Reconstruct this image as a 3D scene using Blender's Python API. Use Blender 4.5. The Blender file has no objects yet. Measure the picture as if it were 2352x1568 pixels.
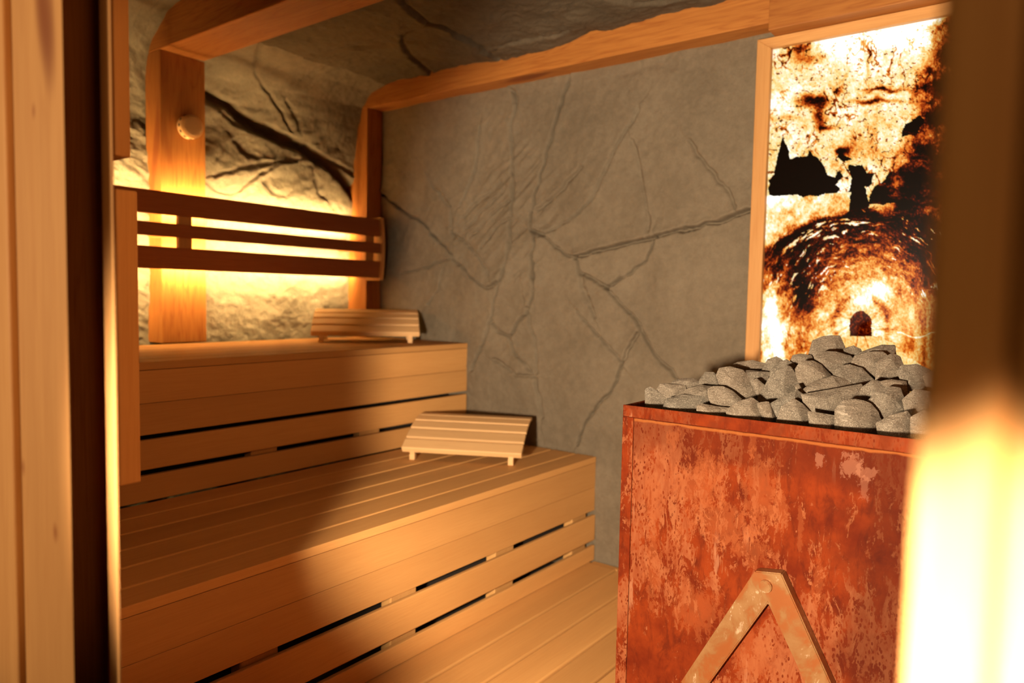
import bpy, bmesh, math, random
import numpy as np
from mathutils import Vector, Matrix
random.seed(7)
S = bpy.context.scene
C = S.collection
ZO = 1.19                     # everything below is written relative to eye height; lifted by this at the end

# ---------------------------------------------------------------- camera, world, lights, exposure
cam_data = bpy.data.cameras.new('camera')
cam_data.lens = 25.416; cam_data.sensor_width = 36.0
cam_data.clip_start = 0.02
cam_data.dof.use_dof = True
cam_data.dof.focus_distance = 1.72
cam_data.dof.aperture_fstop = 2.2
cam = bpy.data.objects.new('camera', cam_data)
R_ = Vector((0.60558905, -0.79554291, 0.01932335)); U_ = Vector((0.0373061, 0.05263733, 0.99791661)); F_ = Vector((0.79490261, 0.60360649, -0.06155519))
cam.matrix_world = Matrix(((R_.x, U_.x, -F_.x, 0), (R_.y, U_.y, -F_.y, 0), (R_.z, U_.z, -F_.z, 0), (0, 0, 0, 1)))
C.objects.link(cam); S.camera = cam

w = bpy.data.worlds.new('world'); S.world = w; w.use_nodes = True
bg = w.node_tree.nodes['Background']; bg.inputs[0].default_value = (1.0, .42, .14, 1); bg.inputs[1].default_value = .001

def spot(name, loc, aim, power, col, size, blend, radius):
    d = bpy.data.lights.new(name, 'SPOT'); d.energy = power; d.color = col
    d.spot_size = math.radians(size); d.spot_blend = blend; d.shadow_soft_size = radius
    o = bpy.data.objects.new(name, d); C.objects.link(o); o.location = loc
    o.rotation_euler = (Vector(aim) - Vector(loc)).to_track_quat('-Z', 'Y').to_euler()
    return o
# the lamp of the hall in front of the doorway, low and left of the viewer
spot('hall_lamp', (-.25, .43, -.215), (2.4, .83, -.24), 530, (1.0, .79, .56), 69, .34, .05)
# added fill spot without a known lamp, whitens the lower right jamb
spot('jamb_fill_spot', (.0, .20, -.33), (.29, .0, -.205), 120.0, (1.0, .78, .54), 42, .3, .012)
# added fill left of the doorway, no known fitting: only brightens the casing
spot('casing_fill_spot', (-1.3, 1.9, .15), (.4, 1.2, .0), 145, (1.0, .72, .44), 46, .4, .12)
# faint added fill, high behind the viewer, lifts the upper right jamb
spot('upper_jamb_fill_spot', (-1.3, -.5, .9), (.3, .1,   .1), 34, (1.0, .56, .22), 50, .8, .2)
spot('upright_fill_spot', (.0, -.35, .45), (.61, 1.33, -.02), 42, (1.0, .50, .19), 40, .5, .08)  # orange fill added to brighten the upright boards and the reveal
S.view_settings.view_transform = 'Standard'; S.view_settings.look = 'None'
S.view_settings.exposure = 0.0; S.view_settings.gamma = 1.0; S.view_settings.use_curve_mapping = False
S.render.engine = 'CYCLES'
try:
    S.cycles.use_denoising = True; S.cycles.max_bounces = 6; S.cycles.diffuse_bounces = 2
    S.cycles.sample_clamp_indirect = 6.0
except Exception: pass

# ---------------------------------------------------------------- node helpers and materials
class NT:
    def __init__(s, name, rough=.6):
        s.m = bpy.data.materials.new(name); s.m.use_nodes = True; s.t = s.m.node_tree
        s.b = s.t.nodes['Principled BSDF']; s.b.inputs['Roughness'].default_value = rough
        s.b.inputs['Specular IOR Level'].default_value = .3
        s.tc = s.t.nodes.new('ShaderNodeTexCoord')
    def l(s, a, b): s.t.links.new(a, b)
    def put(s, sock, v):
        if hasattr(v, 'is_linked') or hasattr(v, 'links'): s.l(v, sock)
        else: sock.default_value = v
    def map(s, src, sc=(1, 1, 1), loc=(0, 0, 0)):
        n = s.t.nodes.new('ShaderNodeMapping'); s.l(src, n.inputs[0]); s.put(n.inputs['Location'], loc); n.inputs['Scale'].default_value = sc
        return n.outputs[0]
    def noise(s, v, scale, det=4, rough=.55, dist=0):
        n = s.t.nodes.new('ShaderNodeTexNoise'); s.l(v, n.inputs['Vector'])
        n.inputs['Scale'].default_value = scale; n.inputs['Detail'].default_value = det; n.inputs['Roughness'].default_value = rough; n.inputs['Distortion'].default_value = dist
        return n.outputs['Fac']
    def vor(s, v, scale, feat='F1', rnd=1):
        n = s.t.nodes.new('ShaderNodeTexVoronoi'); n.feature = feat; s.l(v, n.inputs['Vector']); n.inputs['Scale'].default_value = scale; n.inputs['Randomness'].default_value = rnd
        return n.outputs['Distance']
    def mt(s, op, a, b=0.0, c=0.0, clamp=False):
        n = s.t.nodes.new('ShaderNodeMath'); n.operation = op; n.use_clamp = clamp
        s.put(n.inputs[0], a); s.put(n.inputs[1], b); s.put(n.inputs[2], c); return n.outputs[0]
    def step(s, v, a, b):           # smooth 0..1 as v goes from a to b
        n = s.t.nodes.new('ShaderNodeMapRange'); n.interpolation_type = 'SMOOTHSTEP'; s.l(v, n.inputs[0])
        n.inputs[1].default_value = a; n.inputs[2].default_value = b; return n.outputs[0]
    def mix(s, f, a, b):
        n = s.t.nodes.new('ShaderNodeMix'); n.data_type = 'RGBA'
        s.put(n.inputs[0], f); s.put(n.inputs[6], a if not isinstance(a, tuple) else (*a, 1)); s.put(n.inputs[7], b if not isinstance(b, tuple) else (*b, 1)); return n.outputs[2]
    def sep(s, v):
        n = s.t.nodes.new('ShaderNodeSeparateXYZ'); s.l(v, n.inputs[0]); return n.outputs
    def bump(s, h, dist=.002, st=1.0):
        n = s.t.nodes.new('ShaderNodeBump'); n.inputs['Distance'].default_value = dist; n.inputs['Strength'].default_value = st
        s.l(h, n.inputs['Height']); s.l(n.outputs[0], s.b.inputs['Normal'])
    def rnd(s):
        return s.t.nodes.new('ShaderNodeObjectInfo').outputs['Random']

_wood = {}
def wood(axis, kind='hemlock', knots=()):
    key = (axis, kind)
    if key in _wood and not knots: return _wood[key]
    pal = {'hemlock': ((.67, .345, .112), (.58, .275, .082), .35, .62),
           'pine':    ((.47, .185, .038), (.29, .085, .014), 1.15, .6),
           'spruce':  ((.62, .33, .115), (.49, .225, .068), .8, .6),
           'aspen':   ((.74, .45, .20), (.64, .36, .145), .3, .55),
           'alder':   ((.38, .125, .030), (.27, .078, .014), .5, .55)}[kind]
    n = NT('wood_%s_%s' % (kind, axis), pal[3])
    i = 'xyz'.index(axis)
    sc = [1, 1, 1]; sc[i] = .035
    cb = n.t.nodes.new('ShaderNodeCombineXYZ'); r = n.rnd(); n.l(n.mt('MULTIPLY', r, 7.3), cb.inputs[0]); n.l(n.mt('MULTIPLY', r, 13.1), cb.inputs[1]); n.l(n.mt('MULTIPLY', r, 3.7), cb.inputs[2])
    v = n.map(n.tc.outputs['Object'], tuple(sc), cb.outputs[0])
    fine = n.noise(v, 240, 3, .6)
    sc2 = [1, 1, 1]; sc2[i] = .09
    v2 = n.map(n.tc.outputs['Object'], tuple(sc2), cb.outputs[0])
    broad = n.noise(v2, 14, 3, .5, .6)
    ring = n.mt('FRACT', n.mt('MULTIPLY', broad, 9.0 if kind in ('pine', 'alder') else 6.0))
    ring = n.mt('SUBTRACT', 1.0, n.mt('ABSOLUTE', n.mt('SUBTRACT', n.mt('MULTIPLY', ring, 2.0), 1.0)))
    ring = n.mt('POWER', ring, 3.0)
    f = n.mt('MULTIPLY', n.mt('ADD', n.mt('MULTIPLY', n.step(fine, .35, .75), .55), n.mt('MULTIPLY', ring, .45 * pal[2])), .9, clamp=True)
    col = n.mix(f, pal[0], pal[1])
    tone = n.noise(v2, 5, 2)
    col = n.mix(n.step(tone, .35, .7), col, n.mix(.5, col, tuple(c * .80 for c in pal[1])))
    hs = n.t.nodes.new('ShaderNodeHueSaturation'); n.l(col, hs.inputs['Color'])
    n.l(n.mt('ADD', n.mt('MULTIPLY', r, .16), .92), hs.inputs['Value']); col = hs.outputs[0]
    if kind in ('pine', 'spruce'):
        sk = [1, 1, 1]; sk[i] = .22
        kn = n.noise(n.map(n.tc.outputs['Object'], tuple(sk), cb.outputs[0]), 9, 1, .3)
        col = n.mix(n.step(kn, .70, .80), col, (.22, .06, .012))
    for (kx, ky, kz, kr) in knots:
        k = [1, 1, 1]; k[i] = .6
        vm = n.t.nodes.new('ShaderNodeVectorMath'); vm.operation = 'DISTANCE'
        n.l(n.map(n.tc.outputs['Object'], tuple(k)), vm.inputs[0]); vm.inputs[1].default_value = (kx * k[0], ky * k[1], kz * k[2])
        d = vm.outputs['Value']
        nn = n.mt('ADD', d, n.mt('MULTIPLY', n.mt('SUBTRACT', fine, .5), kr * .7))
        col = n.mix(n.mt('SUBTRACT', 1.0, n.step(nn, kr * .3, kr * 1.8)), col, (.30, .10, .025))
        col = n.mix(n.mt('SUBTRACT', 1.0, n.step(nn, kr * .2, kr * .6)), col, (.10, .025, .008))
    n.l(col, n.b.inputs['Base Color'])
    n.bump(fine, .0004, .5)
    if not knots: _wood[key] = n.m
    return n.m

def rock_mat(name, lo, hi, grit=.5):
    n = NT(name, .85); v = n.tc.outputs['Object']
    a = n.noise(v, 2.6, 6, .62); b = n.noise(v, 34, 6, .7); c = n.noise(v, 260, 3, .7)
    col = n.mix(n.step(a, .32, .68), lo, hi)
    col = n.mix(n.mt('MULTIPLY', n.step(b, .40, .70), .16), col, tuple(x * 1.35 for x in hi))
    col = n.mix(n.mt('MULTIPLY', n.step(b, .58, .34), .14), col, tuple(x * .62 for x in lo))
    col = n.mix(n.mt('MULTIPLY', n.step(c, .35, .75), .30), col, tuple(x * .55 for x in lo))
    n.l(col, n.b.inputs['Base Color'])
    h = n.mt('ADD', n.mt('MULTIPLY', b, 1.0), n.mt('MULTIPLY', n.noise(v, 95, 4, .7), .5))
    n.bump(h, .006 * grit, .9)
    return n.m
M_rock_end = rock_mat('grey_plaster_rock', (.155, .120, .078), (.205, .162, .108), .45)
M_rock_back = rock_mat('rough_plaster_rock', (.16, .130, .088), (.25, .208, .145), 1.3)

def stone_mat():
    n = NT('sauna_stone', .75); v = n.tc.outputs['Object']; r = n.rnd()
    a = n.noise(v, 9, 5, .6, .5); c = n.noise(v, 420, 2, .8); d = n.noise(n.map(v, (1, 1, 4)), 28, 5, .65, .8)
    col = n.mix(n.step(a, .35, .65), (.105, .090, .068), (.20, .172, .132))
    col = n.mix(n.mt('MULTIPLY', r, .4), col, (.24, .17, .11))
    col = n.mix(n.mt('MULTIPLY', n.step(c, .56, .66), .7), col, (.42, .37, .29))
    col = n.mix(n.mt('MULTIPLY', n.step(c, .44, .34), .75), col, (.045, .037, .029))
    col = n.mix(n.mt('MULTIPLY', n.step(d, .60, .66), .30), col, (.52, .45, .36))
    n.l(col, n.b.inputs['Base Color'])
    n.bump(n.mt('ADD', n.mt('MULTIPLY', d, 1.0), n.mt('MULTIPLY', c, .12)), .007, .8)
    return n.m
M_stone = stone_mat()
M_rock_shaded = rock_mat('shaded_ceiling_rock', (.090, .070, .044), (.130, .100, .064), 1.0)  # same rock as the walls, darkened: the ceiling's shade is in the colour

def rust_mat(name, pale=1.0):
    n = NT(name, .8); v = n.tc.outputs['Object']
    n.b.inputs['Metallic'].default_value = .0; n.b.inputs['Specular IOR Level'].default_value = .08
    st = n.map(v, (1, 1, .42))
    big = n.noise(n.map(v, (1, 1, .6)), 3.2, 3, .5, .4)
    lace = n.noise(st, 38, 9, .78, .6)
    lace2 = n.noise(n.map(v, (1, 1, .35), (3, 1, 2)), 38, 6, .7, .8)
    drip = n.noise(n.map(v, (1, 1, .10), (7, 2, 0)), 30, 4, .6, .3)
    cells = n.vor(n.map(v, (1, 1, .5)), 140)
    col = n.mix(n.step(n.noise(v, 11, 5, .6), .3, .7), (0.090, 0.0095, 0.0015), (0.172, 0.0245, 0.0037))
    col = n.mix(n.mt('MULTIPLY', n.step(lace2, .45, .7), .6), col, (0.045, 0.0048, 0.0015))
    m = n.mt('ADD', n.mt('ADD', n.mt('MULTIPLY', big, .75), n.mt('MULTIPLY', lace, .9)), n.mt('MULTIPLY', drip, .25))
    holes = n.step(cells, .26, .36)
    m2 = n.step(m, .965, .985)
    m2 = n.mt('MULTIPLY', m2, n.mt('MAXIMUM', holes, n.step(m, 1.04, 1.12)))
    salmon = n.mix(n.step(lace2, .35, .65), (.175, .040, .0125), (.245, .080, .030))
    col = n.mix(n.mt('MULTIPLY', m2, .85 * pale), col, salmon)
    ed = n.mt('MULTIPLY', n.step(m, .965, .98), n.step(m, 1.0, .9140))
    col = n.mix(n.mt('MULTIPLY', ed, .5), col, (0.294, 0.1129, 0.0375))
    dr = n.mt('MULTIPLY', n.step(drip, .64, .68), n.step(n.noise(v, 5, 2), .45, .55))
    col = n.mix(n.mt('MULTIPLY', dr, .6), col, (0.279, 0.1170, 0.0577))
    return n, v, col, lace, lace2
n_, v_, c_, a_, b_ = rust_mat('rusted_steel'); n_.l(c_, n_.b.inputs['Base Color']); n_.bump(a_, .0012, .5); M_rust = n_.m

def metal_mat():
    n = NT('bare_rusty_steel', .38); v = n.tc.outputs['Object']
    a = n.noise(v, 12, 5, .6, .5); b = n.noise(n.map(v, (1, 1, .6)), 45, 5, .7, .6)
    col = n.mix(n.step(a, .35, .65), (.24, .105, .034), (.31, .165, .068))
    col = n.mix(n.mt('MULTIPLY', n.step(b, .55, .63), n.step(a, .45, .6)), col, (.56, .44, .29))
    col = n.mix(n.mt('MULTIPLY', n.step(a, .50, .38), .6), col, (.30, .075, .018))
    n.l(col, n.b.inputs['Base Color']); n.b.inputs['Metallic'].default_value = .45
    n.bump(b, .0006, .5); return n.m
M_steel = metal_mat()

def plain(name, col, rough=.6, emit=None, st=0):
    n = NT(name, rough); f = n.noise(n.tc.outputs['Object'], 40, 3)
    n.l(n.mix(n.mt('MULTIPLY', f, .3), tuple(col), tuple(c * .7 for c in col)), n.b.inputs['Base Color'])
    if emit: n.b.inputs['Emission Color'].default_value = (*emit, 1); n.b.inputs['Emission Strength'].default_value = st
    return n.m
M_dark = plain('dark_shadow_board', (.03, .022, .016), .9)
M_light = plain('warm_light_diffuser', (.8, .7, .5), .6, (1.0, .66, .27), 260)
M_grille = plain('vent_face', (.45, .27, .12), .6)

# ---------------------------------------------------------------- mesh helpers
def bm_box(bm, x0, x1, y0, y1, z0, z1, bev=.002, seg=2, mat=None):
    b = bmesh.new(); bmesh.ops.create_cube(b, size=1.0)
    for vv in b.verts: vv.co = Vector(((x0 + x1) / 2 + vv.co.x * (x1 - x0), (y0 + y1) / 2 + vv.co.y * (y1 - y0), (z0 + z1) / 2 + vv.co.z * (z1 - z0)))
    if bev > 0: bmesh.ops.bevel(b, geom=b.edges[:], offset=bev, segments=seg, affect='EDGES', profile=.5)
    if mat is not None: bmesh.ops.transform(b, matrix=mat, verts=b.verts[:])
    merge(bm, b)
def merge(bm, b):
    me = bpy.data.meshes.new('tmp'); b.to_mesh(me); b.free(); bm.from_mesh(me); bpy.data.meshes.remove(me)
def bm_poly(bm, pts, fn, bev=0, seg=2):
    """pts: 2-D outline; fn(p, t) -> 3-D point for t in (0, 1): a prism"""
    b = bmesh.new()
    lo = [b.verts.new(fn(p, 0)) for p in pts]; hi = [b.verts.new(fn(p, 1)) for p in pts]
    b.faces.new(lo[::-1]); b.faces.new(hi); k = len(pts)
    for i in range(k): b.faces.new((lo[i], lo[(i + 1) % k], hi[(i + 1) % k], hi[i]))
    bmesh.ops.recalc_face_normals(b, faces=b.faces[:])
    if bev: bmesh.ops.bevel(b, geom=b.edges[:], offset=bev, segments=seg, affect='EDGES')
    merge(bm, b)
def bm_cyl(bm, p, axis, r, h, seg=32, bev=0, r2=None):
    b = bmesh.new(); bmesh.ops.create_cone(b, cap_ends=True, segments=seg, radius1=r, radius2=r if r2 is None else r2, depth=h)
    if bev:
        es = [e for e in b.edges if len(e.link_faces) == 2 and any(len(f.verts) > 4 for f in e.link_faces)]
        bmesh.ops.bevel(b, geom=es, offset=bev, segments=2, affect='EDGES')
    q = Vector((0, 0, 1)).rotation_difference(Vector(axis)).to_matrix().to_4x4()
    bmesh.ops.transform(b, matrix=Matrix.Translation(p) @ q, verts=b.verts[:]); merge(bm, b)

ORIG = {}
def obj(name, bm, mat, parent=None, smooth=None, origin=None):
    """one mesh object; vertices are given in room coordinates and stored about the object's own centre"""
    if isinstance(bm, bmesh.types.BMesh):
        me = bpy.data.meshes.new(name); bm.to_mesh(me); bm.free()
    else: me = bm
    n = len(me.vertices); co = np.empty(n * 3, 'f'); me.vertices.foreach_get('co', co); co = co.reshape(-1, 3)
    lo, hi = co.min(0), co.max(0)
    o_ = Vector(origin) if origin is not None else Vector((float((lo[0] + hi[0]) / 2), float((lo[1] + hi[1]) / 2), float(lo[2]) if parent is None else float((lo[2] + hi[2]) / 2)))
    co -= np.array(o_, 'f'); me.vertices.foreach_set('co', co.ravel()); me.update()
    o = bpy.data.objects.new(name, me); C.objects.link(o); me.materials.append(mat)
    ORIG[o.name] = o_
    if parent is not None:
        o.parent = parent; o.location = o_ - ORIG[parent.name]
    else: o.location = o_
    if smooth:
        me.shade_smooth()
        if smooth < 3: me.set_sharp_from_angle(angle=smooth)
    return o
def box_obj(name, x0, x1, y0, y1, z0, z1, mat, parent=None, bev=.002, seg=2):
    bm = bmesh.new(); bm_box(bm, x0, x1, y0, y1, z0, z1, bev, seg); return obj(name, bm, mat, parent)
def tag(o, label, cat, group=None):
    o['label'] = label; o['category'] = cat
    if group: o['group'] = group
    return o
def thing(name, loc, label, cat, group=None):
    o = bpy.data.objects.new(name, None); o.empty_display_size = .1; C.objects.link(o); o.location = loc; ORIG[o.name] = Vector(loc)
    return tag(o, label, cat, group)
def struct(o): o['kind'] = 'structure'; return o
def sgrid(name, P, mat, attr=None):
    """P: (n, m, 3) array -> grid mesh"""
    n, m, _ = P.shape
    me = bpy.data.meshes.new(name); idx = np.arange(n * m).reshape(n, m)
    q = np.stack([idx[:-1, :-1], idx[1:, :-1], idx[1:, 1:], idx[:-1, 1:]], -1).reshape(-1, 4)
    me.vertices.add(n * m); me.vertices.foreach_set('co', P.reshape(-1).astype('f'))
    me.loops.add(q.size); me.loops.foreach_set('vertex_index', q.reshape(-1).astype('i'))
    me.polygons.add(len(q)); me.polygons.foreach_set('loop_start', (np.arange(len(q)) * 4).astype('i'))
    try: me.polygons.foreach_set('loop_total', np.full(len(q), 4, 'i'))
    except Exception: pass
    me.update(calc_edges=True); me.validate()
    return me

# ---------------------------------------------------------------- numpy noise
_tab = np.random.RandomState(11).rand(256, 256)
def vn(x, y, seed=0):
    x = x + seed * 17.31; y = y + seed * 9.77
    xi = np.floor(x).astype(int); yi = np.floor(y).astype(int); fx = x - xi; fy = y - yi
    fx = fx * fx * (3 - 2 * fx); fy = fy * fy * (3 - 2 * fy)
    g = lambda a, b: _tab[a % 256, b % 256]
    return (g(xi, yi) * (1 - fx) + g(xi + 1, yi) * fx) * (1 - fy) + (g(xi, yi + 1) * (1 - fx) + g(xi + 1, yi + 1) * fx) * fy
def fbm(x, y, o=5, seed=0, g=.5):
    s = 0; a = 1; t = 0
    for k in range(o): s = s + a * vn(x * 2 ** k, y * 2 ** k, seed + k); t += a; a *= g
    return s / t
def sst(v, a, b):
    t = np.clip((v - a) / (b - a), 0, 1); return t * t * (3 - 2 * t)
def pdist(X, Y, pts):
    """distance to a polyline, and which side of it"""
    best = np.full(X.shape, 9.0); side = np.zeros(X.shape)
    for (ax, ay), (bx, by) in zip(pts[:-1], pts[1:]):
        dx, dy = bx - ax, by - ay; L = dx * dx + dy * dy + 1e-9
        t = np.clip(((X - ax) * dx + (Y - ay) * dy) / L, 0, 1)
        d = np.hypot(X - ax - t * dx, Y - ay - t * dy); cr = (X - ax) * dy - (Y - ay) * dx
        m = d < best; best[m] = d[m]; side[m] = np.sign(cr[m])
    return best, side
def inpoly(X, Y, poly):
    r = np.zeros(X.shape, bool); k = len(poly)
    for i in range(k):
        x1, y1 = poly[i]; x2, y2 = poly[(i + 1) % k]
        if y1 == y2: continue
        c = ((y1 > Y) != (y2 > Y)) & (X < (x2 - x1) * (Y - y1) / (y2 - y1) + x1); r ^= c
    return r
def crack_height(A, B, cracks, soft=1.0):
    wx = A + .012 * (fbm(A * 22, B * 22, 3, 31) - .5) * 2; wy = B + .012 * (fbm(A * 22, B * 22, 3, 41) - .5) * 2
    h = np.zeros(A.shape)
    for pts, wd, dp, lip in cracks:
        d, s = pdist(wx, wy, pts)
        ww = wd * (.75 + .6 * fbm(A * 9, B * 9, 2, 51))
        h -= dp * np.exp(-(d / ww) ** 2)
        h += lip * np.exp(-(d / (ww * 5)) ** 1) * (s > 0) * (1 - np.exp(-(d / ww) ** 2))
    return h

# digitised geometry of the place (metres)
RW = [[[[2.96,0.553],[2.902,0.52],[2.803,0.465],[2.706,0.402],[2.613,0.37],[2.547,0.311],[2.47,0.244],[2.395,0.193]],0.011,0.02,0.008],[[[2.413,0.19],[2.287,0.096],[2.186,0.035],[2.119,0.066]],0.012,0.012,0.01],[[[2.058,0.94],[2.03,0.878],[2.045,0.83],[2.065,0.783],[2.053,0.714],[2.05,0.597],[2.037,0.512],[2.041,0.428],[2.055,0.344],[2.053,0.259],[2.061,0.174],[2.092,0.071]],0.016,0.014,0.012],[[[1.747,0.939],[1.769,0.872],[1.791,0.812],[1.828,0.737],[1.855,0.643],[1.883,0.549],[1.916,0.461],[1.934,0.355],[1.932,0.305],[1.911,0.254],[1.924,0.171],[1.911,0.088]],0.012,0.018,0.01],[[[1.932,0.305],[1.866,0.277],[1.804,0.227],[1.706,0.172]],0.01,0.013,0.008],[[[1.706,0.172],[1.577,0.201],[1.489,0.226],[1.396,0.238],[1.322,0.251],[1.234,0.269],[1.143,0.287],[1.055,0.304],[0.999,0.325],[0.936,0.336]],0.01,0.021,0.012],[[[1.322,0.251],[1.332,0.199],[1.367,0.148],[1.417,0.118],[1.493,0.066]],0.009,0.014,0.008],[[[1.475,0.088],[1.535,0.047]],0.009,0.013,0.006],[[[1.413,0.767],[1.461,0.7],[1.519,0.624],[1.561,0.536],[1.603,0.447],[1.683,0.366],[1.866,0.277]],0.013,0.009,0.008],[[[2.243,0.796],[2.263,0.66],[2.295,0.531],[2.352,0.438]],0.012,0.009,0.008],[[[1.434,0.644],[1.397,0.536],[1.377,0.424],[1.347,0.281]],0.014,0.005,0.009],[[[1.185,0.616],[1.114,0.524],[1.053,0.443],[0.992,0.349]],0.01,0.007,0.006],[[[2.763,0.108],[2.609,0.135],[2.506,0.162],[2.419,0.179]],0.007,0.01,0.004],[[[1.697,0.164],[1.671,0.108],[1.535,0.047],[1.464,-0.025],[1.373,-0.101],[1.342,-0.165],[1.269,-0.251],[1.198,-0.303]],0.01,0.013,0.008],[[[1.674,-0.057],[1.567,-0.163],[1.496,-0.22],[1.449,-0.27]],0.01,0.01,0.009],[[[1.449,-0.27],[1.469,-0.346],[1.528,-0.419],[1.604,-0.51],[1.634,-0.583],[1.657,-0.636]],0.01,0.015,0.008],[[[1.449,-0.27],[1.414,-0.182],[1.379,-0.134]],0.008,0.01,0.008],[[[1.909,0.153],[1.906,0.038],[1.922,-0.049],[1.984,-0.11],[2.028,-0.185]],0.014,0.014,0.01],[[[2.038,0.242],[2.072,0.11],[2.136,-0.025],[2.144,-0.115],[2.19,-0.224],[2.258,-0.352]],0.013,0.014,0.009],[[[2.134,-0.115],[2.104,-0.159],[2.028,-0.185],[2.008,-0.259],[1.896,-0.354],[1.858,-0.452],[1.847,-0.538]],0.013,0.01,0.009],[[[2.455,0.128],[2.496,0.032],[2.572,-0.049]],0.008,0.009,0.004],[[[2.12,-0.296],[1.987,-0.361],[1.896,-0.361]],0.012,0.008,0.006],[[[1.671,0.108],[1.636,0.013],[1.585,-0.082]],0.014,0.009,0.008],[[[1.94,-0.05],[1.901,-0.179],[1.87,-0.337]],0.016,0.008,0.01],[[[1.512,0.927],[1.305,0.939],[1.113,0.87]],0.03,0.003,0.005],[[[2.339,0.375],[2.247,0.449],[2.114,0.534]],0.01,0.007,0.004],[[[2.314,0.329],[2.223,0.404],[2.08,0.506]],0.01,0.007,0.004],[[[2.29,0.284],[2.177,0.375],[2.068,0.446]],0.01,0.007,0.004],[[[2.219,0.238],[2.142,0.313],[2.066,0.361]],0.01,0.006,0.004],[[[2.591,0.619],[2.513,0.521],[2.412,0.432],[2.397,0.288]],0.015,0.007,0.008],[[[2.41,0.315],[2.313,0.258],[2.218,0.176],[2.171,0.106]],0.014,0.008,0.008],[[[1.899,0.394],[1.801,0.453],[1.68,0.562]],0.013,0.007,0.006]]
BW = [[[[1.761,1.213],[1.804,1.2],[1.853,1.184],[1.952,1.152],[2.06,1.088],[2.177,1.045],[2.287,1.014],[2.385,0.963],[2.487,0.909],[2.583,0.825]],0.022,0.05,0.012],[[[1.851,1.478],[1.915,1.396],[2.001,1.317],[2.085,1.251],[2.166,1.171],[2.209,1.099]],0.008,0.012,0.008],[[[2.166,1.236],[2.21,1.204],[2.246,1.121]],0.01,0.01,0.006],[[[1.949,1.007],[1.979,0.974],[2.005,0.947],[2.046,0.945]],0.013,0.013,0.012],[[[2.078,0.839],[2.103,0.787],[2.139,0.775]],0.012,0.006,0.01],[[[2.33,0.872],[2.346,0.815],[2.375,0.793]],0.012,0.006,0.01],[[[1.755,2.366],[1.844,2.308],[1.907,2.286],[1.981,2.272],[2.083,2.229],[2.125,2.256],[2.217,2.25],[2.32,2.255],[2.429,2.224],[2.557,2.207]],0.01,0.018,0.01],[[[2.083,2.229],[2.081,2.166],[2.115,2.064],[2.211,1.967],[2.323,1.89],[2.461,1.831],[2.56,1.788]],0.009,0.016,0.01],[[[1.844,0.832],[1.944,0.876],[2.073,0.914],[2.227,0.96]],0.01,0.01,0.012],[[[1.946,0.768],[2.027,0.849],[2.133,0.922]],0.007,0.008,0.006],[[[2.394,0.972],[2.492,0.961],[2.56,0.936]],0.012,0.018,0.01],[[[1.798,0.792],[1.875,0.753],[1.915,0.749]],0.008,0.008,0.006],[[[2.429,2.31],[2.463,2.474],[2.471,2.559],[2.466,2.625]],0.009,0.012,0.006],[[[2.277,2.913],[2.395,2.983],[2.436,3.068],[2.462,3.159]],0.01,0.012,0.006],[[[2.118,1.771],[2.179,1.932],[2.199,2.076]],0.012,0.008,0.006],[[[2.074,1.537],[2.095,1.739],[2.185,1.895]],0.015,0.008,0.006],[[[2.011,1.079],[2.114,1.066],[2.219,1.06]],0.012,0.014,0.01],[[[1.891,1.14],[1.944,1.097],[2.027,1.082]],0.012,0.01,0.01]]
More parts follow.
